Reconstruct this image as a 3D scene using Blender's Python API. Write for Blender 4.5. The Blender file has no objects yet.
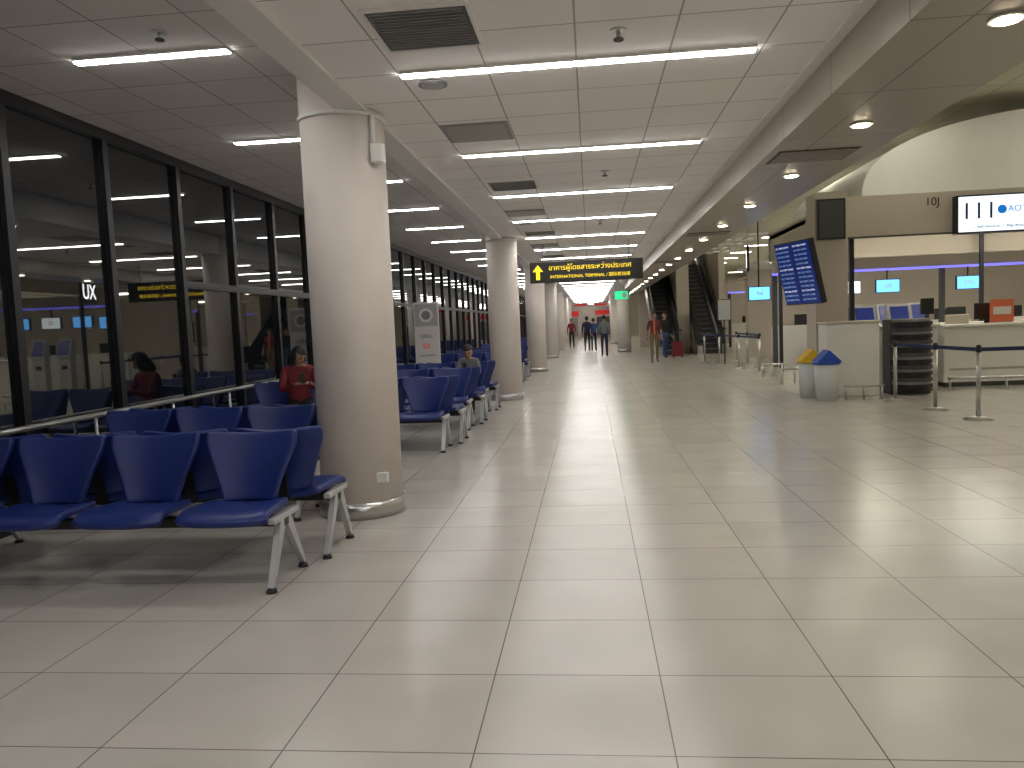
import bpy, bmesh, math, random
from mathutils import Vector, Matrix
random.seed(7)
S=bpy.context.scene
COL=bpy.context.collection
# ------------------------------------------------------------------ materials
def mat(name,col,rough=0.5,metal=0.0,emit=None,es=0.0,noise=0.0,nscale=4.0,ior=1.5,bump=0.0):
    m=bpy.data.materials.new(name); m.use_nodes=True
    nt=m.node_tree; b=nt.nodes['Principled BSDF']
    c=(*col,1)
    b.inputs['Base Color'].default_value=c
    b.inputs['Roughness'].default_value=rough
    b.inputs['Metallic'].default_value=metal
    b.inputs['IOR'].default_value=ior
    if emit:
        b.inputs['Emission Color'].default_value=(*emit,1); b.inputs['Emission Strength'].default_value=es
    if noise>0:
        tc=nt.nodes.new('ShaderNodeTexCoord'); n=nt.nodes.new('ShaderNodeTexNoise')
        n.inputs['Scale'].default_value=nscale; n.inputs['Detail'].default_value=6
        nt.links.new(tc.outputs['Object'],n.inputs['Vector'])
        r=nt.nodes.new('ShaderNodeMapRange'); r.inputs['From Min'].default_value=.25; r.inputs['From Max'].default_value=.75
        r.inputs['To Min'].default_value=1-noise; r.inputs['To Max'].default_value=1+noise*.5
        nt.links.new(n.outputs['Fac'],r.inputs['Value'])
        mx=nt.nodes.new('ShaderNodeVectorMath'); mx.operation='SCALE'; mx.inputs[0].default_value=col
        nt.links.new(r.outputs['Result'],mx.inputs['Scale']); nt.links.new(mx.outputs['Vector'],b.inputs['Base Color'])
        if bump>0:
            bp=nt.nodes.new('ShaderNodeBump'); bp.inputs['Strength'].default_value=bump
            nt.links.new(n.outputs['Fac'],bp.inputs['Height']); nt.links.new(bp.outputs['Normal'],b.inputs['Normal'])
    return m
def grid_mat(name,col,line,x0,px,y0,py,hw,rough,var=0.06,noise=0.08,nscale=1.5,ax=('X','Y')):
    m=bpy.data.materials.new(name); m.use_nodes=True
    nt=m.node_tree; N=nt.nodes; L=nt.links; b=N['Principled BSDF']
    b.inputs['Roughness'].default_value=rough
    tc=N.new('ShaderNodeTexCoord'); sp=N.new('ShaderNodeSeparateXYZ'); L.new(tc.outputs['Object'],sp.inputs[0])
    def M(op,a,bv=None,c=None):
        n=N.new('ShaderNodeMath'); n.operation=op
        for i,v in enumerate((a,bv,c)):
            if v is None: continue
            if isinstance(v,(int,float)): n.inputs[i].default_value=v
            else: L.new(v,n.inputs[i])
        return n.outputs[0]
    def axis(o,o0,p):
        t=M('DIVIDE',M('SUBTRACT',o,o0),p)
        fr=M('FRACT',t); fl=M('FLOOR',t)
        d=M('MULTIPLY',M('MINIMUM',fr,M('SUBTRACT',1.0,fr)),p)
        return M('LESS_THAN',d,hw),fl
    lx,fx=axis(sp.outputs[ax[0]],x0,px); ly,fy=axis(sp.outputs[ax[1]],y0,py)
    ln=M('MAXIMUM',lx,ly)
    cb=N.new('ShaderNodeCombineXYZ'); L.new(fx,cb.inputs[0]); L.new(fy,cb.inputs[1])
    wn=N.new('ShaderNodeTexWhiteNoise'); L.new(cb.outputs[0],wn.inputs['Vector'])
    nz=N.new('ShaderNodeTexNoise'); nz.inputs['Scale'].default_value=nscale; nz.inputs['Detail'].default_value=2; nz.inputs['Roughness'].default_value=.4
    L.new(tc.outputs['Object'],nz.inputs['Vector'])
    k=M('ADD',M('MULTIPLY_ADD',wn.outputs['Value'],var,1-var/2),M('MULTIPLY',M('SUBTRACT',nz.outputs['Fac'],.5),noise*2))
    vm=N.new('ShaderNodeVectorMath'); vm.operation='SCALE'; vm.inputs[0].default_value=col; L.new(k,vm.inputs['Scale'])
    mx=N.new('ShaderNodeMix'); mx.data_type='RGBA'; L.new(ln,mx.inputs['Factor'])
    L.new(vm.outputs['Vector'],mx.inputs['A']); mx.inputs['B'].default_value=(*line,1)
    L.new(mx.outputs['Result'],b.inputs['Base Color'])
    return m
FLOOR=grid_mat('floor_tile',(.53,.50,.46),(.14,.13,.12),.235,.678,2.51,.595,.0026,.21,.08,.10,2.5)
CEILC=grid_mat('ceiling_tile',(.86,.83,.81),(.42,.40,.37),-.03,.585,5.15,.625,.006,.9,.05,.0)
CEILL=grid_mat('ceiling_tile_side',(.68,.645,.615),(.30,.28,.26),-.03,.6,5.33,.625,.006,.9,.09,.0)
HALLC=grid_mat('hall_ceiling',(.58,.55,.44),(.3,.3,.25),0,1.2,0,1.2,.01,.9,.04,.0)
SOFF=grid_mat('soffit_metal',(.36,.315,.26),(.10,.085,.07),1.9,2.5,5.33,1.25,.006,.30,.05,.0)
SOFF.node_tree.nodes['Principled BSDF'].inputs['Metallic'].default_value=.2
WHITE=mat('white_paint',(.80,.79,.76),.6,noise=.03)
TRIMW=mat('white_trim',(.76,.74,.71),.5)
BEIGE=mat('beige_panel',(.54,.48,.41),.45,noise=.04,nscale=1.2)
COLM=mat('column_plaster',(.76,.69,.635),.6,noise=.06,nscale=3,bump=.03)
STEEL=mat('brushed_steel',(.55,.55,.54),.28,1.0)
ALU=mat('cast_aluminium',(.55,.56,.57),.38,.6)
BLACK=mat('black_plastic',(.012,.012,.014),.4)
FRAME=mat('window_frame_black',(.006,.006,.008),.4)
GLASS=mat('night_glass',(.005,.007,.010),.015,ior=2.2)
BLUE=mat('blue_vinyl',(.010,.028,.175),.38,noise=.12,nscale=9)
DGREY=mat('dark_grey',(.06,.06,.065),.5)
GREY=mat('mid_grey',(.25,.25,.25),.5)
LGREY=mat('light_grey',(.45,.45,.45),.4)
TUBE=mat('tube_light',(1,1,1),.5,emit=(1.0,.975,.94),es=38)
DLIGHT=mat('downlight_lens',(1,1,1),.5,emit=(1,.84,.58),es=36)
HLIGHT=mat('hall_light_lens',(1,1,1),.5,emit=(1.0,.95,.76),es=19)
SIGNB=mat('sign_black',(.008,.008,.008),.35)
YEL=mat('sign_yellow',(1,.75,.02),.5,emit=(1,.72,.02),es=1.0)
GRN=mat('exit_green',(.0,.4,.15),.5,emit=(.02,.75,.3),es=1.2)
SCRW=mat('screen_white',(.8,.85,.9),.3,emit=(.80,.92,1),es=1.1)
SCRB=mat('screen_blue',(.02,.1,.5),.3,emit=(.15,.5,1.0),es=2.0)
SCRN=mat('screen_navy',(.01,.02,.10),.25,emit=(.02,.04,.26),es=.35)
TXTC=mat('text_cyan',(.3,.6,.8),.5,emit=(.35,.6,1),es=.45)
TXTK=mat('text_black',(.01,.01,.02),.5)
TXTB=mat('text_blue',(.01,.12,.5),.5,emit=(.0,.25,.8),es=.5)
TXTN=mat('text_navy',(.01,.03,.16),.5)
RED=mat('sign_red',(.6,.02,.02),.5,emit=(.8,.03,.03),es=.2)
LETW=mat('lit_letter_white',(1,1,1),.5,emit=(1,1,1),es=7)
PURP=mat('violet_strip',(.1,.08,.4),.5,emit=(.22,.2,1),es=1.3)
BELT=mat('navy_belt',(.01,.02,.10),.6)
BINY=mat('yellow_lid',(.75,.50,.02),.4)
BINB=mat('blue_lid',(.01,.08,.45),.4)
BINW=mat('bin_translucent',(.60,.62,.62),.3)
ORANGE=mat('orange_card',(.75,.18,.08),.5)
SKIN=mat('skin',(.38,.22,.14),.6)
HAIR=mat('black_hair',(.012,.010,.010),.5)
EYE=mat('eye_dark',(.02,.015,.01),.2)
LIP=mat('lips',(.30,.10,.08),.5)
SHOE=mat('shoes',(.02,.02,.02),.4)
# ------------------------------------------------------------------ mesh builder
class MB:
    def __init__(s): s.bm=bmesh.new(); s.mats=[]
    def mi(s,m):
        if m not in s.mats: s.mats.append(m)
        return s.mats.index(m)
    def _tag(s,faces,m,smooth=False):
        i=s.mi(m)
        for f in faces: f.material_index=i; f.smooth=smooth
    def box(s,x0,x1,y0,y1,z0,z1,m,bev=0):
        r=bmesh.ops.create_cube(s.bm,size=1); vs=r['verts']
        for v in vs:
            v.co=Vector(((x0+x1)/2+v.co.x*(x1-x0),(y0+y1)/2+v.co.y*(y1-y0),(z0+z1)/2+v.co.z*(z1-z0)))
        fs=set(f for v in vs for f in v.link_faces)
        s._tag(fs,m)
        if bev>0:
            es=set(e for v in vs for e in v.link_edges)
            r=bmesh.ops.bevel(s.bm,geom=list(es),offset=bev,segments=3,affect='EDGES',profile=.5)
            s._tag(r['faces'],m,True)
        return s
    def tube(s,p0,p1,r0,r1,m,seg=16,cap=True):
        p0=Vector(p0);p1=Vector(p1);d=p1-p0
        M=Matrix.Translation((p0+p1)/2)@d.to_track_quat('Z','Y').to_matrix().to_4x4()
        r=bmesh.ops.create_cone(s.bm,cap_ends=cap,segments=seg,radius1=r0,radius2=r1,depth=d.length,matrix=M)
        fs=set(f for v in r['verts'] for f in v.link_faces)
        i=s.mi(m)
        for f in fs: f.material_index=i; f.smooth=len(f.verts)==4
        return s
    def ell(s,c,r,m,seg=16,keep=None,rot=None):
        q=bmesh.ops.create_uvsphere(s.bm,u_segments=seg,v_segments=seg//2+2,radius=1)
        vs=q['verts']
        if keep:
            dl=[v for v in vs if not keep(v.co)]
            vs=[v for v in vs if keep(v.co)]
            bmesh.ops.delete(s.bm,geom=dl,context='VERTS')
        fs=set(f for v in vs for f in v.link_faces)
        for v in vs:
            co=Vector((v.co.x*r[0],v.co.y*r[1],v.co.z*r[2]))
            if rot: co=rot@co
            v.co=co+Vector(c)
        s._tag(fs,m,True); return s
    def poly(s,pts,m,thick=None):
        vs=[s.bm.verts.new(p) for p in pts]
        f=s.bm.faces.new(vs); s._tag([f],m)
        if thick:
            r=bmesh.ops.extrude_face_region(s.bm,geom=[f])
            nv=[g for g in r['geom'] if isinstance(g,bmesh.types.BMVert)]
            for v in nv: v.co+=Vector(thick)
            s._tag([g for g in r['geom'] if isinstance(g,bmesh.types.BMFace)],m)
            s._tag(set(ff for v in nv for ff in v.link_faces),m)
        return s
    def mesh(s,name):
        bmesh.ops.recalc_face_normals(s.bm,faces=s.bm.faces)
        me=bpy.data.meshes.new(name); s.bm.to_mesh(me); s.bm.free()
        for m in s.mats: me.materials.append(m)
        return me
    def make(s,name,loc=(0,0,0),rz=0,parent=None):
        return place(name,s.mesh(name),loc,rz,parent)
def place(name,me,loc=(0,0,0),rz=0,parent=None,M=None):
    o=bpy.data.objects.new(name,me); COL.objects.link(o)
    if M is not None: o.matrix_world=M
    else: o.location=loc; o.rotation_euler=(0,0,rz)
    if parent: o.parent=parent
    return o
def empty(name,loc=(0,0,0),rz=0):
    o=bpy.data.objects.new(name,None); COL.objects.link(o); o.location=loc; o.rotation_euler=(0,0,rz); o.empty_display_size=.1
    return o
def text(name,body,loc,size,m,parent=None,rot=(math.pi/2,0,0),al='CENTER',M=None,ext=.002):
    c=bpy.data.curves.new(name,'FONT'); c.body=body; c.size=size; c.align_x=al; c.align_y='CENTER'; c.extrude=ext
    c.materials.append(m)
    o=bpy.data.objects.new(name,c); COL.objects.link(o)
    if M is not None: o.matrix_world=M
    else: o.location=loc; o.rotation_euler=rot
    if parent: o.parent=parent
    return o
# ------------------------------------------------------------------ shell
YB,YE=-6.0,74.0
XL,XR=-4.55,18.0
MB().box(XL-.3,XR+.2,YB-.2,YE+.2,-.2,0,FLOOR).make('floor')
cz,cl,cs,ch=3.13,3.45,2.85,5.2
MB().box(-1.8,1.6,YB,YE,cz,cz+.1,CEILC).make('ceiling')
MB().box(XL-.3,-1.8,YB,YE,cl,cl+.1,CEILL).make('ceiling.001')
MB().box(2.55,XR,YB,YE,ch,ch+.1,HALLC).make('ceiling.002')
MB().box(1.6,2.55,YB,YE,cs,cs+.04,SOFF).box(1.6,1.63,YB,YE,cs+.04,cz+.1,SOFF).box(2.51,2.55,YB,YE,cs+.04,ch,WHITE).make('trim_1')
MB().box(-1.83,-1.62,YB,YE,cz-.03,cz-.001,TRIMW).box(-1.83,-1.8,YB,YE,cz,cl,WHITE).make('trim_2')
MB().box(1.52,1.6,YB,YE,cz-.02,cz-.001,TRIMW).make('trim_3')
MB().box(XR,XR+.2,YB,YE,0,ch,BEIGE).make('wall_right')
MB().box(XL-.3,XR+.2,YB-.2,YB,0,ch,BEIGE).make('wall_back')
w=MB().box(XL-.3,XR+.2,YE,YE+.2,0,ch,BEIGE); w.make('wall_front')
MB().box(XL-.3,XL-.2,YB,YE,0,cl,BLACK).make('wall_left')
bay=1.30; y0=5.74-bay*9
wm=MB(); 
wm.box(-.01,.01,0,bay,.12,cl-.1,GLASS)
wm.box(-.05,.06,-.04,.04,0,cl,FRAME).box(-.05,.06,.04,bay-.04,0,.12,FRAME).box(-.05,.06,.04,bay-.04,cl-.1,cl,FRAME)
wme=wm.mesh('window_bay')
wm=MB()
wm.box(-.01,.01,0,bay,.12,cl-.1,GLASS)
wm.box(-.05,.06,-.04,.04,0,cl,FRAME).box(-.05,.06,.04,bay-.04,0,.12,FRAME).box(-.05,.06,.04,bay-.04,cl-.1,cl,FRAME).box(-.05,.06,.04,bay-.04,2.02,2.10,FRAME)
wmt=wm.mesh('window_bay_transom')
n=0
yy=y0
while yy<YE-bay*.5:
    n+=1
    place('window_%d'%n,wmt if (8.2<yy<11.5 or yy>13) else wme,(XL,yy,0)); yy+=bay
r=MB().tube((-4.44,-5.5,.80),(-4.44,11.2,.80),.025,.025,STEEL)
k=-5.2
while k<11.3:
    r.tube((-4.44,k,0),(-4.44,k,.80),.014,.014,STEEL,10); k+=1.3
r.make('window_guard_rail')
# ------------------------------------------------------------------ ceiling fixtures
fm=MB().box(-.568,.568,-.05,.05,-.006,.012,TRIMW).box(-.565,.565,-.032,.032,-.014,-.006,TUBE).mesh('fluorescent_fixture')
hm=MB().box(-.6,.6,-.17,.17,-.03,.0,TRIMW).box(-.57,.57,-.14,.14,-.036,-.03,HLIGHT).mesh('hall_fixture')
k=-4
yy=5.15+2.5*k
while yy<YE-1:
    for x in (-.615,.525): place('ceiling_light',fm,(x,yy,cz-.012))
    place('ceiling_light',fm,(-3.00,yy+.18,cl-.012))
    yy+=2.5
dm=MB().tube((0,0,-.012),(0,0,0),.085,.085,TRIMW,24).tube((0,0,-.018),(0,0,-.012),.062,.062,DLIGHT,24).mesh('downlight')
yy=4.15-2.05*4
while yy<60:
    place('recessed_downlight',dm,(2.08,yy,cs)); yy+=2.05
for x in (5.5,9,12.5,16):
    yy=-3.0
    while yy<70:
        place('hall_ceiling_light',hm,(x,yy,ch)); yy+=4.2
vm=MB().box(-.27,.27,-.29,.29,-.012,0,DGREY)
for i in range(14):
    yv=-.26+i*.04; vm.box(-.25,.25,yv-.006,yv+.006,-.022,-.012,GREY)
vm.box(-.29,.29,-.31,-.285,-.018,0,TRIMW).box(-.29,.29,.285,.31,-.018,0,TRIMW).box(-.29,-.27,-.285,.285,-.018,0,TRIMW).box(.27,.29,-.285,.285,-.018,0,TRIMW)
vme=vm.mesh('vent')
gp=MB().box(-.285,.285,-.305,.305,-.008,0,GREY).box(-.25,.25,-.27,.27,-.012,-.008,mat('grille_grey',(.36,.34,.32),.6)).mesh('return_grille')
for i in range(14):
    place('ceiling_air_vent',vme,(-.86,4.40+5*i,cz-.001))
    place('ceiling_return_grille',gp,(-.91,6.80+5*i,cz-.001))
sv=MB().box(-.34,.34,-.26,.26,-.006,0,DGREY)
for i in range(9): sv.box(-.32,.32,-.24+i*.055,-.21+i*.055,-.012,-.006,SOFF)
sve=sv.mesh('soffit_vent')
for y in (7.3,13.5,19.7): place('soffit_air_vent',sve,(2.02,y,cs-.001))
sp=MB().tube((0,0,-.01),(0,0,0),.05,.05,STEEL).tube((0,0,-.05),(0,0,-.01),.012,.012,STEEL).tube((0,0,-.06),(0,0,-.05),.03,.03,DGREY).mesh('sprinkler')
for x,y,z in ((.22,4.68,cz),(-2.72,4.95,cl),(.22,8.9,cz),(-2.85,9.4,cl),(.22,13.2,cz)): place('ceiling_sprinkler',sp,(x,y,z))
spk=MB().tube((0,0,-.012),(0,0,0),.10,.10,GREY,24).tube((0,0,-.016),(0,0,-.012),.08,.08,LGREY,24).mesh('speaker')
for x,y in ((-1.02,5.4),(-1.02,13.1)): place('ceiling_speaker',spk,(x,y,cz-.001))
# ------------------------------------------------------------------ columns
def column(x,y,r,top,name='round_column',detail=False):
    c=MB().tube((0,0,0),(0,0,top),r,r,COLM,64)
    c.tube((0,0,0),(0,0,.13),r+.022,r+.022,STEEL,64)
    c.tube((0,0,3.13-.06),(0,0,3.13-.03),r+.015,r+.015,TRIMW,64)
    if detail:
        c.box(r*.62,r*.62+.09,-r*.88,-r*.72,.28,.36,TRIMW,.008)
        c.box(r*.84,r*.84+.10,-.23,-.14,2.72,2.86,TRIMW,.01)
        c.tube((r*.9,-.19,2.86),(r*.9,-.19,3.08),.02,.02,TRIMW,10)
    return c.make(name,(x,y,0))
column(-1.88,6.05,.325,cl-.002,detail=True)
column(-1.66,15.1,.30,cl-.002)
for y in (23.8,32.6,41.4,50.2,59): column(-1.65,y,.30,cl-.002)
for y in (36.5,50): column(1.56,y,.30,cz-.002)
# ------------------------------------------------------------------ seats
def shell(fn,nu,nv,th,name):
    bm=bmesh.new(); g=[[bm.verts.new(fn(i/(nu-1)*2-1,j/(nv-1))) for i in range(nu)] for j in range(nv)]
    for j in range(nv-1):
        for i in range(nu-1): bm.faces.new((g[j][i],g[j][i+1],g[j+1][i+1],g[j+1][i]))
    me=bpy.data.meshes.new(name+'_t'); bm.to_mesh(me); bm.free()
    o=bpy.data.objects.new('t',me); COL.objects.link(o)
    s=o.modifiers.new('s','SOLIDIFY'); s.thickness=th; s.offset=0
    b=o.modifiers.new('b','BEVEL'); b.width=th*.35; b.segments=2; b.limit_method='ANGLE'
    u=o.modifiers.new('u','SUBSURF'); u.levels=1; u.render_levels=1
    dg=bpy.context.evaluated_depsgraph_get()
    m2=bpy.data.meshes.new_from_object(o.evaluated_get(dg)); m2.name=name
    bpy.data.objects.remove(o); m2.materials.clear(); m2.materials.append(BLUE)
    for p in m2.polygons: p.use_smooth=True
    return m2
def padf(u,v): # v 0 front ..1 back
    w=.272-.045*v**1.5
    y=-.05+.49*v
    z=.445-.035*v-.05*max(0,(.22-v)/.22)**2+.018*u*u*(.4+v)
    y+= .05*abs(u)**5*(1-v)
    return Vector((u*w,y,z))
def backf(u,v): # v 0 bottom ..1 top
    w=.165+.128*min(1,v*1.2)**1.2
    if v>.85: w-=.006*((v-.85)/.15)**2
    y=.425+.07*v+.03*v*v-.05*u*u
    z=.44+.435*v-.028*(1-u*u)*v**6-.012*abs(u)**8*v
    return Vector((u*w,y,z))
PADM=shell(padf,11,9,.05,'seat_pad'); BACKM=shell(backf,13,11,.036,'seat_back')
def legmesh():
    L=MB()
    def bar(p0,p1,w0,w1,t):
        p0=Vector(p0);p1=Vector(p1)
        pts=[]
        for sx in (-t,t):
            for (p,w) in ((p0,w0),(p1,w1)):
                pts.append((p.x+sx,p.y-w,p.z)); pts.append((p.x+sx,p.y+w,p.z))
        bm=L.bm; v=[bm.verts.new(q) for q in pts]; i=L.mi(ALU)
        for f in ((0,1,3,2),(4,6,7,5),(0,4,5,1),(2,3,7,6),(0,2,6,4),(1,5,7,3)):
            ff=bm.faces.new([v[k] for k in f]); ff.material_index=i
    bar((0,.20,.40),(0,.0,.03),.045,.016,.018)
    bar((0,.24,.40),(0,.48,.03),.045,.016,.018)
    L.box(-.022,.022,.05,.42,.375,.41,ALU,.006)
    L.tube((0,0,0),(0,0,.02),.033,.026,BLACK,20).tube((0,.48,0),(0,.48,.02),.033,.026,BLACK,20)
    L.tube((0,0,.02),(0,0,.045),.010,.010,STEEL,10).tube((0,.48,.02),(0,.48,.045),.010,.010,STEEL,10)
    return L.mesh('leg')
LEGM=legmesh()
def bench(x,y,n,rz=0,pitch=.63):
    e=empty('beam_seating_bench',(x,y,0),rz)
    sgn=-1 if rz==0 else 1
    L=pitch*n
    b=MB().box(min(0,sgn*L)-.02,max(0,sgn*L)+.02,.19,.26,.33,.39,BLACK,.006)
    for i in range(n):
        c=sgn*(pitch*(i+.5)-.04)
        b.box(c-.11,c+.11,.12,.36,.375,.40,BLACK)
        b.box(c-.03,c+.03,.36,.455,.375,.40,BLACK); b.box(c-.03,c+.03,.44,.47,.375,.60,BLACK)
    b.make('beam',parent=e)
    for i,px in enumerate((0,sgn*L)): place('leg_%d'%(i+1),LEGM,(px,0,0),parent=e)
    for i in range(n):
        c=sgn*(pitch*(i+.5)-.04)
        place('seat_%d'%(i+1),PADM,(c,0,0),parent=e)
        place('backrest_%d'%(i+1),BACKM,(c,0,0),parent=e)
    return e
def pair(x,y,n):
    bench(x,y,n); bench(x+.10,y+1.12,n,math.pi)
pair(-1.84,4.12,4)
pair(-2.32,5.75,3)
for y in (8.86,10.75,12.6): pair(-1.76,y,4)
for y in (17.0,18.9,20.8,25.5,27.4,34,36): pair(-1.85,y,3)
# ------------------------------------------------------------------ hanging direction sign
e=empty('hanging_direction_sign',(-.045,16.5,2.525))
s=MB().box(-1.18,1.18,-.06,.06,-.215,.215,SIGNB,.01).tube((-.9,0,.21),(-.9,0,.60),.012,.012,STEEL,8).tube((.9,0,.21),(.9,0,.60),.012,.012,STEEL,8)
s.poly([(-1.01,-.07,.16),(-1.12,-.07,.02),(-1.05,-.07,.02),(-1.05,-.07,-.15),(-.97,-.07,-.15),(-.97,-.07,.02),(-.90,-.07,.02)],YEL)
s.make('panel',parent=e)
text('text_1','อาคารผู้โดยสารระหว่างประเทศ',(.08,-.066,.085),.145,YEL,e)
text('text_2','INTERNATIONAL TERMINAL / 国际航站楼',(.08,-.066,-.10),.09,YEL,e)
e=empty('exit_sign',(1.22,30,2.42))
s=MB().box(-.25,.25,-.04,.04,-.15,.15,GRN,.01).tube((0,0,.15),(0,0,.7),.012,.012,STEEL,8)
s.box(.04,.20,-.045,-.04,-.10,.10,TRIMW); s.make('panel',parent=e)
text('text_1','EXIT',(-.1,-.045,0),.13,TRIMW,e)
# ------------------------------------------------------------------ standing poster & far shops
e=empty('poster_stand',(-3.25,15.3,0))
s=MB().box(-.25,.25,-.03,.03,.05,1.98,TRIMW,.005).box(-.30,.30,-.15,.15,0,.05,DGREY)
s.box(-.23,.23,-.034,-.03,1.50,1.94,LGREY).tube((0,-.034,1.72),(0,-.038,1.72),.14,.14,TRIMW,24).tube((0,-.038,1.72),(0,-.041,1.72),.09,.09,GREY,24)
s.box(-.20,.20,-.034,-.03,.50,.72,LGREY).box(-.20,-.05,-.036,-.034,.52,.70,ORANGE)
s.make('board',parent=e)
text('text_1','GRILL',(0,-.036,1.30),.10,TXTK,e); text('text_2','50',(-.02,-.036,1.1),.15,RED,e); text('text_3','open daily 06-22',(0,-.036,.92),.05,TXTK,e)
s=MB().box(-3.2,-.8,72,73.5,0,2.6,BEIGE).box(-3.0,-1.0,71.9,72,2.0,2.5,RED).box(-2.9,-1.1,71.95,72,.2,1.9,GREY); s.make('shop_kiosk')
s=MB().box(.3,2.6,72,73.5,0,2.6,BEIGE).box(.5,2.4,71.9,72,2.1,2.5,RED).box(.6,2.3,71.95,72,.2,1.9,DGREY); s.make('shop_kiosk')
for x,y in ((-.6,52),(.75,52)):
    MB().box(x-.5,x+.5,y-.02,y+.02,2.45,2.75,LGREY).tube((x-.45,y,2.75),(x-.45,y,cz),.01,.01,STEEL,6).tube((x+.45,y,2.75),(x+.45,y,cz),.01,.01,STEEL,6).box(x-.4,x+.4,y-.03,y-.02,2.52,2.66,RED).make('hanging_banner')
# lit letters added for their reflection in the windows, edge-on to the camera
e=empty('added_reflection_letters',(3.75,18.9,2.76),-1.77)
MB().box(-.42,.42,-.03,.03,-.30,.30,SIGNB,.01).tube((-.3,0,.30),(-.3,0,2.43),.01,.01,STEEL,8).tube((.3,0,.30),(.3,0,2.43),.01,.01,STEEL,8).make('panel',parent=e)
text('text_1','XU',(0,-.034,-.02),.55,LETW,e,ext=.001)
# ------------------------------------------------------------------ stanchions
def stan():
    s=MB().tube((0,0,0),(0,0,.015),.17,.165,STEEL,32).tube((0,0,.015),(0,0,.045),.165,.04,STEEL,32)
    s.tube((0,0,.04),(0,0,.93),.028,.028,STEEL,20).tube((0,0,.93),(0,0,.955),.033,.02,BLACK,20).tube((0,0,.86),(0,0,.93),.033,.033,BLACK,20)
    return s.mesh('stanchion')
STM=stan()
def queue(pts,name='retractable_belt_stanchion'):
    for i,(x,y) in enumerate(pts):
        e=empty(name,(x,y,0)); place('post',STM,parent=e)
        if i<len(pts)-1:
            d=Vector((pts[i+1][0]-x,pts[i+1][1]-y,0)); nrm=Vector((-d.y,d.x,0)).normalized()*.002
            s=MB(); a=Vector((0,0,.87))+d.normalized()*.035; b=Vector((0,0,.87))+d-d.normalized()*.035
            s.poly([a-nrm,b-nrm,b-nrm+Vector((0,0,.05)),a-nrm+Vector((0,0,.05))],BELT,nrm*2)
            s.make('belt',parent=e)
queue([(4.78,12.8),(4.84,11.5),(4.90,10.40),(6.6,10.3),(8.3,10.2)])
queue([(3.63,25.4),(3.8,23.6),(4.0,21.6),(4.15,19.8)])
queue([(4.65,25.5),(4.62,23.6),(4.6,21.8)])
# ------------------------------------------------------------------ bins
def bin_(x,y,lid,body,kind):
    s=MB()
    s.tube((0,0,0),(0,0,.60),.17,.205,body,28)
    s.tube((0,0,.60),(0,0,.635),.215,.215,lid,28)
    s.poly([(-.20,-.18,.635),(.20,-.18,.635),(0,-.18,.83)],lid,(0,.36,0))
    s.make('waste_bin',(x,y,0))
bin_(3.85,13.2,BINB,BINW,True); bin_(3.74,13.75,BINY,BINW,True)
# ------------------------------------------------------------------ check-in island, near
pl=MB().box(4.0,4.55,14.3,14.9,0,3.55,BEIGE).box(3.98,4.57,14.28,14.92,0,.12,STEEL)
pl.box(4.03,4.5,14.24,14.3,2.72,3.42,BLACK).box(4.06,4.47,14.235,14.24,2.75,3.39,DGREY); pl.make('signage_pillar')
e=empty('flight_information_display',(3.50,13.6,2.12))
n0=Vector((-.95,-.31,0)).normalized(); tl=math.radians(13)
nn=(n0*math.cos(tl)+Vector((0,0,-1))*math.sin(tl)).normalized(); up=(Vector((0,0,1))*math.cos(tl)+n0*math.sin(tl)).normalized(); ww=up.cross(nn).normalized()
R=Matrix((ww,up,nn)).transposed().to_4x4()
s=MB().box(-.52,.52,-.54,.54,-.10,0,BLACK,.01).box(-.50,-.01,-.52,.52,0,.006,SCRN).box(.01,.50,-.52,.52,0,.006,SCRN)
o=place('screen',s.mesh('screen'),parent=e,M=R)
random.seed(3)
for c in (-.47,.04):
    for i in range(13):
        t="%02d:%02d  %s%d  %s"%(random.randint(5,23),random.randint(0,59),random.choice(['FD','SL','TG','PG','DD']),random.randint(100,999),random.choice(['CHIANG','PHUKET','HATYAI','KRABI','UDON']))
        text('line_%d'%i,t,(0,0,0),.040,TXTC if i%5 else SCRW,e,al='LEFT',M=R@Matrix.Translation((c,.46-i*.076,.009)),ext=.0)
place('bracket',MB().box(.05,.49,.45,.65,-.04,.04,BLACK).mesh('bracket'),parent=e,loc=(0,0,0))
e=empty('check_in_island',(0,0,0))
s=MB().box(4.55,16,14.5,14.62,2.76,3.47,BEIGE).box(4.55,16,14.62,20.3,3.3,3.4,WHITE).box(4.55,4.67,14.62,20.3,2.76,3.47,BEIGE).box(4.55,16,20.2,20.3,2.76,3.47,BEIGE)
s.box(4.55,16,14.48,14.5,2.73,2.76,DGREY)
for x in (4.75,9.5,14): s.box(x-.04,x+.04,14.7,14.78,0,3.3,BLACK)
for x in (4.75,9.5,14): s.box(x-.04,x+.04,20,20.08,0,3.3,BLACK)
for x in (6,8.5,11,13.5):
    for y in (15.6,17.1,18.6): s.box(x-.9,x+.9,y-.06,y+.06,3.26,3.3,HLIGHT)
s.make('canopy',parent=e)
text('gate_label','10J',(6.05,14.49,3.30),.20,TXTK,e)
s=MB(); pts=[]
for i in range(49):
    a=math.pi*i/48; pts.append((9.0-4.0*math.cos(a),14.9,3.5+1.45*math.sin(a)**.8))
s.poly(pts,WHITE,(0,5.0,0)); o=s.make('vaulted_canopy')
e=empty('counter_number_display',(7.06,14.35,3.03))
MB().box(-.69,.69,-.05,.12,-.33,.33,BLACK,.01).box(-.66,.66,-.056,-.05,-.30,.30,SCRW).make('screen',parent=e)
text('text_1','111',(-.33,-.06,.04),.40,TXTN,e); text('text_2','AOT',(.30,-.06,.06),.15,TXTB,e)
place('logo',MB().tube((.05,-.056,.06),(.05,-.062,.06),.075,.075,TXTB,24).mesh('logo'),parent=e)
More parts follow.
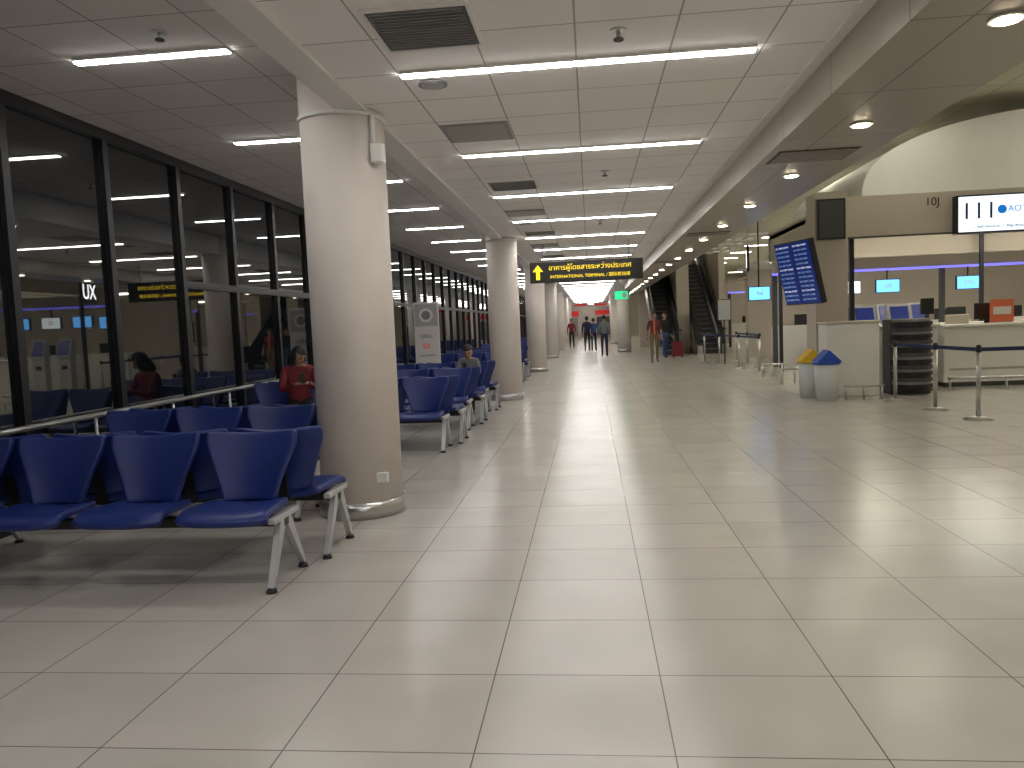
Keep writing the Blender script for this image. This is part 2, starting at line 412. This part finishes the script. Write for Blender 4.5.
text('text_3','Self check-in  /  Bag drop',(.02,-.06,-.22),.075,TXTN,e)
def monitor(x,y,z,w,h,m,body='',ceilz=None,c=TRIMW,name='hanging_monitor'):
    e=empty(name,(x,y,z))
    s=MB().box(-w/2,w/2,-.04,.04,-h/2,h/2,BLACK,.008).box(-w/2+.02,w/2-.02,-.045,-.04,-h/2+.02,h/2-.02,m)
    if ceilz is not None: s.tube((0,.02,h/2 if ceilz>z else -h/2),(0,.02,ceilz-z),.02,.02,BLACK,8)
    s.make('screen',parent=e)
    if body: text('text_1',body,(0,-.048,0),h*.45,c,e)
    return e
def desk(x,y,w=1.5,chair=True,card=False):
    e=empty('check_in_counter',(x,y,0))
    s=MB().box(-w/2,w/2,0,.55,.08,1.08,WHITE,.02).box(-w/2+.05,w/2-.05,.03,.5,0,.08,DGREY)
    s.box(-w/2-.02,w/2+.02,-.12,.30,1.08,1.13,TRIMW,.015).box(-w/2+.1,w/2-.1,-.004,0,.30,.34,STEEL)
    s.box(w/2,w/2+.40,-.1,.55,.0,.35,STEEL,.02)
    s.make('desk',parent=e)
    m=MB().box(-.05,.42,.36,.40,1.20,1.50,BLACK,.01).box(.14,.22,.38,.42,1.10,1.25,BLACK).box(.05,.31,.30,.48,1.08,1.10,BLACK)
    m.make('computer_monitor',parent=e)
    if card: MB().box(.1,.5,.11,.13,1.14,1.55,ORANGE).box(.15,.45,.10,.11,1.28,1.42,TRIMW).box(.15,.45,.11,.25,1.13,1.15,TRIMW).make('notice_card',parent=e)
    if chair:
        c=MB().box(-.22,.22,1.15,1.2,.65,1.3,BEIGE,.02).box(-.23,.23,.8,1.2,.58,.66,BLACK,.02).tube((0,1,.05),(0,1,.58),.03,.03,BLACK,10).tube((0,1,0),(0,1,.05),.25,.2,BLACK,16)
        c.make('stool',parent=e)
for i,x in enumerate((7.1,9.05,11.0,12.95)): desk(x,14.75,card=(i==0))
for x in (6.2,8.2,10.2,12.2,14.2):
    MB().box(x-.7,x+.7,18.2,18.8,0,1.05,WHITE,.02).box(x-.72,x+.72,18.15,18.85,1.05,1.1,TRIMW,.01).box(x-.2,x+.2,18.4,18.44,1.15,1.45,BLACK,.01).box(x-.03,x+.03,18.4,18.46,1.1,1.2,BLACK).make('check_in_desk')
s=MB().box(4.0,4.85,13.65,14.2,.0,1.24,WHITE,.02).box(3.98,4.87,13.63,14.22,1.24,1.28,BEIGE,.01); s.make('service_podium')
def kiosk(x,y,h=1.55):
    s=MB().box(-.24,.24,-.15,.15,0,.10,DGREY,.01).box(-.19,.19,-.11,.13,.10,h*.66,LGREY,.02)
    s.poly([(-.21,-.16,h*.66),(-.21,.13,h*.66),(-.21,.13,h),(-.21,.02,h)],LGREY,(.42,0,0))
    s.poly([(-.17,-.158,h*.70),(.17,-.158,h*.70),(.17,-.012,h*.97),(-.17,-.012,h*.97)],SCRN)
    s.box(-.08,.08,-.125,-.11,h*.45,h*.52,BLACK)
    s.make('self_service_kiosk',(x,y,0))
for x in (5.35,6.0): kiosk(x,15.9)
for x in (6.0,6.8,7.6,8.4): kiosk(x,21.0,1.6)
# curved ribbed cabinet
s=MB()
for k in range(11):
    z=.12+k*.105
    pts=[]
    for i in range(15):
        a=math.pi*(-.05+1.1*i/14); pts.append((.34*math.cos(a)*(-1),-.34*math.sin(a),z))
    s.poly(pts,DGREY if k%2 else BLACK,(0,0,.06))
    pts2=[(p[0]*.93,p[1]*.93,z+.06) for p in pts]; s.poly(pts2,GREY if k%2==0 else BLACK,(0,0,.045))
s.box(-.33,.33,-.02,.35,0,1.28,DGREY,.01)
s.make('ribbed_baggage_cabinet',(5.40,13.8,0))
MB().box(4.95,6.25,14.75,15.25,.08,1.12,WHITE,.03).box(5.0,6.2,14.8,15.2,0,.08,DGREY).box(4.93,6.27,14.65,15.1,1.12,1.17,TRIMW,.015).make('check_in_counter')
MB().box(5.78,6.0,14.30,14.35,1.34,1.62,BLACK,.01).box(5.86,5.92,14.31,14.34,0,1.34,DGREY).box(5.75,6.03,14.2,14.45,0,.03,DGREY).make('self_service_terminal')
def guard(x0,x1,y,h=.22):
    s=MB().tube((x0,y,h),(x1,y,h),.025,.025,STEEL,12)
    for x in (x0+.03,(x0+x1)/2,x1-.03): s.tube((x,y,0),(x,y,h),.02,.02,STEEL,10).tube((x,y,0),(x,y,.01),.05,.05,STEEL,12)
    s.make('trolley_guard_rail')
guard(4.12,4.75,13.2); guard(3.9,4.5,16.6,.3); guard(3.9,4.4,18.4,.3)
guard(6.1,8,14.0)
def island(Y,x0,D=5.0):
    e=empty('check_in_island',(0,Y,0))
    s=MB().box(x0,16,0,.1,2.55,3.1,BEIGE).box(x0,16,.1,D,2.95,3.05,WHITE).box(x0,16,-.02,0,2.50,2.56,PURP)
    for x in (x0+.1,x0+4.5,x0+9): s.box(x-.06,x+.06,.12,.24,0,2.95,DGREY)
    xx=x0+1
    while xx<15.5:
        s.box(xx-.8,xx+.8,.9,1.0,2.90,2.95,HLIGHT)
        s.box(xx-.75,xx+.75,.8,1.3,0,1.1,WHITE)
        s.box(xx-.2,xx+.2,.85,.9,1.12,1.42,BLACK)
        xx+=1.9
    s.box(x0+.3,16,D-.15,D,0,2.95,BEIGE)
    s.make('canopy',parent=e)
island(22,5.0); island(29.5,6.4); island(37,6.4); island(45,6.4); island(53,6.4)
for x,m,b,c in ((5.95,SCRB,'',TRIMW),(6.95,SCRW,'O',RED),(7.95,SCRB,'105',TRIMW),(10,SCRB,'106',TRIMW),(11.9,SCRW,'O',RED),(13.5,SCRB,'107',TRIMW)):
    monitor(x,21.8,2.08,.62,.36,m,b,2.5,c)
monitor(4.35,20.6,2.0,.55,.36,SCRB,'A4',ch,TRIMW)
for i,x in enumerate((6.9,8.3,9.7,11.2)): monitor(x,29.3,2.1,.6,.36,(SCRW,SCRB)[i%2],'',2.5)
e=monitor(4.1,24.4,1.65,.40,.65,LGREY,'',.0,name='information_display_stand')
# ------------------------------------------------------------------ escalators
def escalator(x0,x1,y0,y1,H):
    e=empty('escalator',(0,0,0))
    s=MB(); n=int(H/.2)
    for i in range(n):
        ya=y0+(y1-y0)*i/n; yb=y0+(y1-y0)*(i+1)/n; z=.2*i
        s.box(x0+.22,x1-.22,ya,yb,max(0,z-.3),z+.2,DGREY)
        s.box(x0+.22,x1-.22,ya-.006,ya+.01,z+.17,z+.2,GREY)
    for x in (x0,x1-.2):
        s.poly([(x,y0-.6,0),(x,y0-.6,.35),(x,y0,.40),(x,y1,H+.4),(x,y1,H-.4),(x,y0+.8,0)],STEEL,(.2,0,0))
        s.poly([(x+.08,y0-.7,.35),(x+.08,y0-.7,.95),(x+.08,y0,1.0),(x+.08,y1,H+1.0),(x+.08,y1,H+.4),(x+.08,y0,.40)],DGREY,(.03,0,0))
        s.tube((x+.1,y0-.7,.98),(x+.1,y0,1.02),.045,.045,BLACK,10).tube((x+.1,y0,1.02),(x+.1,y1,H+1.02),.045,.045,BLACK,10)
    s.make('truss',parent=e)
escalator(2.6,3.6,31.5,38.5,4.0)
escalator(4.15,5.3,31.5,38.5,4.0)
MB().box(3.62,4.13,33.0,41,0,ch,BEIGE).make('wall_escalator')
MB().box(5.35,5.6,33.0,41,0,ch,BEIGE).make('wall_escalator_side')
MB().box(2.56,5.6,41,41.2,0,ch,BEIGE).make('wall_escalator_end')
s=MB()
for i in range(7):
    x=2.9+i*.3
    s.tube((x,21.5,3.6),(x,27,3.6),.03,.03,TRIMW,8)
for j in range(5): s.tube((2.8,21.5+j*1.3,3.6),(4.8,21.5+j*1.3,3.6),.03,.03,TRIMW,8)
for x in (2.9,4.7):
    for y in (21.6,26.9): s.tube((x,y,3.6),(x,y,ch),.012,.012,STEEL,6)
s.make('suspended_ceiling_truss')
# ------------------------------------------------------------------ people
def skinned(verts,edges,mats,name,sub=2):
    me=bpy.data.meshes.new('t'); me.from_pydata([v[0] for v in verts],[(a,b) for a,b,_ in edges],[])
    o=bpy.data.objects.new('t',me); COL.objects.link(o)
    o.modifiers.new('s','SKIN'); 
    for i,d in enumerate(me.skin_vertices[0].data):
        r=verts[i][1]; d.radius=r if isinstance(r,tuple) else (r,r); d.use_root=(i==0)
    u=o.modifiers.new('u','SUBSURF'); u.levels=sub; u.render_levels=sub
    dg=bpy.context.evaluated_depsgraph_get()
    m2=bpy.data.meshes.new_from_object(o.evaluated_get(dg)); m2.name=name
    bpy.data.objects.remove(o)
    m2.materials.clear(); ml=[]
    segs=[]
    for a,b,m in edges:
        if m not in ml: ml.append(m); m2.materials.append(m)
        segs.append((Vector(verts[a][0]),Vector(verts[b][0]),ml.index(m)))
    for p in m2.polygons:
        c=p.center; best=(9,0)
        for a,b,i in segs:
            d=b-a; t=max(0,min(1,(c-a).dot(d)/max(d.length_squared,1e-9))); q=(c-(a+d*t)).length
            if q<best[0]: best=(q,i)
        p.material_index=best[1]; p.use_smooth=True
    return m2
def hand(w,dirv,side,parent,i,curl=.5):
    w=Vector(w); d=Vector(dirv).normalized(); up=Vector((0,0,1))
    if abs(d.z)>.8: up=Vector((0,-1,0))
    s=d.cross(up).normalized(); u=s.cross(d).normalized()
    v=[(tuple(w),(.024,.018)),(tuple(w+d*.045),(.034,.016)),(tuple(w+d*.085),(.036,.014))]; e=[(0,1,SKIN),(1,2,SKIN)]
    for k,(off,ln) in enumerate(((-.028,.066),(-.009,.075),(.010,.070),(.028,.055))):
        b=w+d*.085+s*off; c=b+d*ln*.5-u*curl*.012; t=b+d*ln*.85-u*curl*.035
        n=len(v); v+=[(tuple(b),.0095),(tuple(c),.0088),(tuple(t),.0075)]; e+=[(2,n,SKIN),(n,n+1,SKIN),(n+1,n+2,SKIN)]
    b=w+d*.03-s*side*.026; c=b+d*.035-s*side*.028; t=c+d*.03-s*side*.006-u*.008
    n=len(v); v+=[(tuple(b),.013),(tuple(c),.011),(tuple(t),.009)]; e+=[(1,n,SKIN),(n,n+1,SKIN),(n+1,n+2,SKIN)]
    place('hand_%d'%i,skinned(v,e,None,'hand',1),parent=parent)
def head(parent,c,pitch=0,yaw=0,long=False):
    R=Matrix.Rotation(yaw,3,'Z')@Matrix.Rotation(pitch,3,'X')
    c=Vector(c)
    s=MB()
    def E(p,r,m,seg=14,keep=None): s.ell(c+R@Vector(p),r,m,seg,keep,R)
    E((0,0,0),(.074,.092,.108),SKIN,20)
    E((0,-.022,-.055),(.052,.062,.055),SKIN,16)
    E((0,-.095,-.012),(.011,.018,.022),SKIN,10)
    E((0,-.086,-.05),(.022,.008,.007),LIP,10)
    for sx in (-1,1):
        E((sx*.030,-.082,.012),(.012,.009,.008),EYE,10)
        E((sx*.030,-.083,.032),(.018,.008,.004),HAIR,8)
        E((sx*.075,.005,-.008),(.010,.018,.028),SKIN,10)
    E((0,.006,.024),(.086,.104,.110),HAIR,28,keep=lambda q:(q.z>.05 or (q.y>.05 and q.z>-.7)) and not (q.y<-.42 and q.z<.38))
    if long:
        E((0,.06,-.06),(.080,.055,.13),HAIR,14)
        for sx in (-1,1): E((sx*.07,0,-.04),(.022,.06,.10),HAIR,12)
    s.make('head',parent=parent)
def person(x,y,rz,top,pants,h=1.7,stride=.0,pose='stand',long=False,arms=0,sleeve=True,hp_=28,hy=0):
    e=empty('standing_person' if pose=='stand' else 'seated_person',(x,y,0),rz)
    k=h/1.7
    if pose=='stand':
        J=dict(pel=(0,0,.95),sp=(0,0,1.12),ch=(0,-.005,1.32),nk=(0,-.005,1.46),hb=(0,-.015,1.54))
        for sx,sn in ((-1,'l'),(1,'r')):
            st=stride*sx
            J['sh'+sn]=(sx*.165,0,1.39); J['el'+sn]=(sx*.225,.03-st*.3,1.12); J['wr'+sn]=(sx*.235,-.05-st*.6,.90)
            J['hip'+sn]=(sx*.085,0,.88); J['kn'+sn]=(sx*.095,-.03+st*.5,.50); J['an'+sn]=(sx*.10,.02+st,.09+max(0,st)*.12); J['to'+sn]=(sx*.115,-.13+st,.04)
    else:
        J=dict(pel=(0,.30,.58),sp=(0,.31,.74),ch=(0,.27,.95),nk=(0,.235,1.075),hb=(0,.205,1.13))
        for sx,sn in ((-1,'l'),(1,'r')):
            J['sh'+sn]=(sx*.165,.26,1.01); J['el'+sn]=(sx*.215,.14,.78); J['wr'+sn]=(sx*.075,-.08,.86)
            J['hip'+sn]=(sx*.085,.26,.555); J['kn'+sn]=(sx*.10,-.14,.53); J['an'+sn]=(sx*.10,-.13,.09); J['to'+sn]=(sx*.115,-.27,.04)
    rad=dict(pel=(.135,.10),sp=(.125,.095),ch=(.15,.105),nk=(.055,.055),hb=(.05,.055),sh=(.062,.06),el=(.045,.045),wr=(.030,.026),hip=(.088,.088),kn=(.060,.060),an=(.042,.042),to=(.042,.030))
    names=list(J.keys()); idx={n:i for i,n in enumerate(names)}
    V=[]
    for n in names:
        key=n if n in rad else n[:-1]
        V.append((tuple(c*k for c in J[n]),tuple(c*k for c in rad[key])))
    E=[('pel','sp',top),('sp','ch',top),('ch','nk',top),('nk','hb',SKIN)]
    for sn in 'lr':
        E+=[('ch','sh'+sn,top),('sh'+sn,'el'+sn,top),('el'+sn,'wr'+sn,top if sleeve else SKIN),('pel','hip'+sn,pants),('hip'+sn,'kn'+sn,pants),('kn'+sn,'an'+sn,pants),('an'+sn,'to'+sn,SHOE)]
    place('body',skinned(V,[(idx[a],idx[b],m) for a,b,m in E],None,'body'),parent=e)
    hp=J['hb']
    if pose=='stand':
        head(e,(hp[0]*k,(hp[1]-.01)*k,(hp[2]+.065)*k),0,0,long)
        for i,(sx,sn) in enumerate(((-1,'l'),(1,'r'))):
            w=Vector(J['wr'+sn])*k; el=Vector(J['el'+sn])*k; hand(w,(w-el),-sx,e,i+1)
    else:
        head(e,(0,(hp[1]-.02)*k,(hp[2]+.06)*k),math.radians(hp_),hy,long)
        for i,(sx,sn) in enumerate(((-1,'l'),(1,'r'))):
            w=Vector(J['wr'+sn])*k; hand(w,(-sx*.35,-.9,.25),sx,e,i+1,1.0)
        MB().box(-.036*k,.036*k,-.20,-.19,.86*k,1.0*k,BLACK,.003).make('phone',parent=e)
    return e
REDC=mat('red_jacket',(.16,.008,.018),.7); OLIVE=mat('olive_trousers',(.16,.12,.06),.8); NAVY=mat('navy_cloth',(.015,.02,.05),.8)
BROWN=mat('maroon_shirt',(.14,.03,.025),.8); GREYC=mat('grey_cloth',(.15,.16,.17),.8); BLK=mat('black_cloth',(.012,.012,.014),.8); BLUC=mat('blue_cloth',(.03,.07,.2),.8)
person(-3.45,8.92,.45,REDC,BLK,pose='sit',long=True,hy=.6,hp_=34)
person(-2.05,12.66,0,GREYC,BLK,h=1.48,pose='sit')
pm=person(2.12,26.3,0,BROWN,OLIVE,1.66,.16,sleeve=False)
MB().box(-.02,.02,-.01,.01,.95,1.42,ORANGE).make('lanyard',parent=pm).location=(0,-.125,0)
person(2.75,29.4,.5,BLK,BLUC,1.66,.12)
person(.56,32,math.pi,GREYC,NAVY,1.68,.14)
person(-.16,38,math.pi,NAVY,BLK,1.7,.15)
person(.16,38.6,math.pi,BLUC,NAVY,1.6,.12)
person(-1.05,44,0,REDC,BLK,1.65,.1)
MB().box(-.2,.2,-.12,.12,.05,.6,REDC,.03).box(-.12,-.10,.08,.10,.6,1.0,STEEL).box(.10,.12,.08,.10,.6,1.0,STEEL).box(-.12,.12,.08,.10,.98,1.0,BLACK).tube((-.15,-.1,.03),(-.15,.1,.03),.03,.03,BLACK,12).tube((.15,-.1,.03),(.15,.1,.03),.03,.03,BLACK,12).make('rolling_suitcase',(3.2,29.3,0))
# ------------------------------------------------------------------ world, camera
W=bpy.data.worlds.new('w'); S.world=W; W.use_nodes=True
W.node_tree.nodes['Background'].inputs[0].default_value=(.01,.012,.02,1); W.node_tree.nodes['Background'].inputs[1].default_value=.5
f=775.0;h=1.45
Yv=Vector(((590-512)/f,(384-322)/f,-1)).normalized(); rr=math.radians(2.4); a,b=-math.sin(rr),math.cos(rr)
Zv=Vector((a,b,-(Yv.x*a+Yv.y*b)/Yv.z)).normalized(); Xv=Yv.cross(Zv)
cd=bpy.data.cameras.new('camera'); cd.sensor_width=36; cd.lens=f/1024*36; cd.clip_end=200
co=bpy.data.objects.new('camera',cd); COL.objects.link(co)
co.matrix_world=Matrix.Translation((0,0,h))@Matrix((Xv,Yv,Zv)).to_4x4()
S.camera=co
S.view_settings.view_transform='Standard'
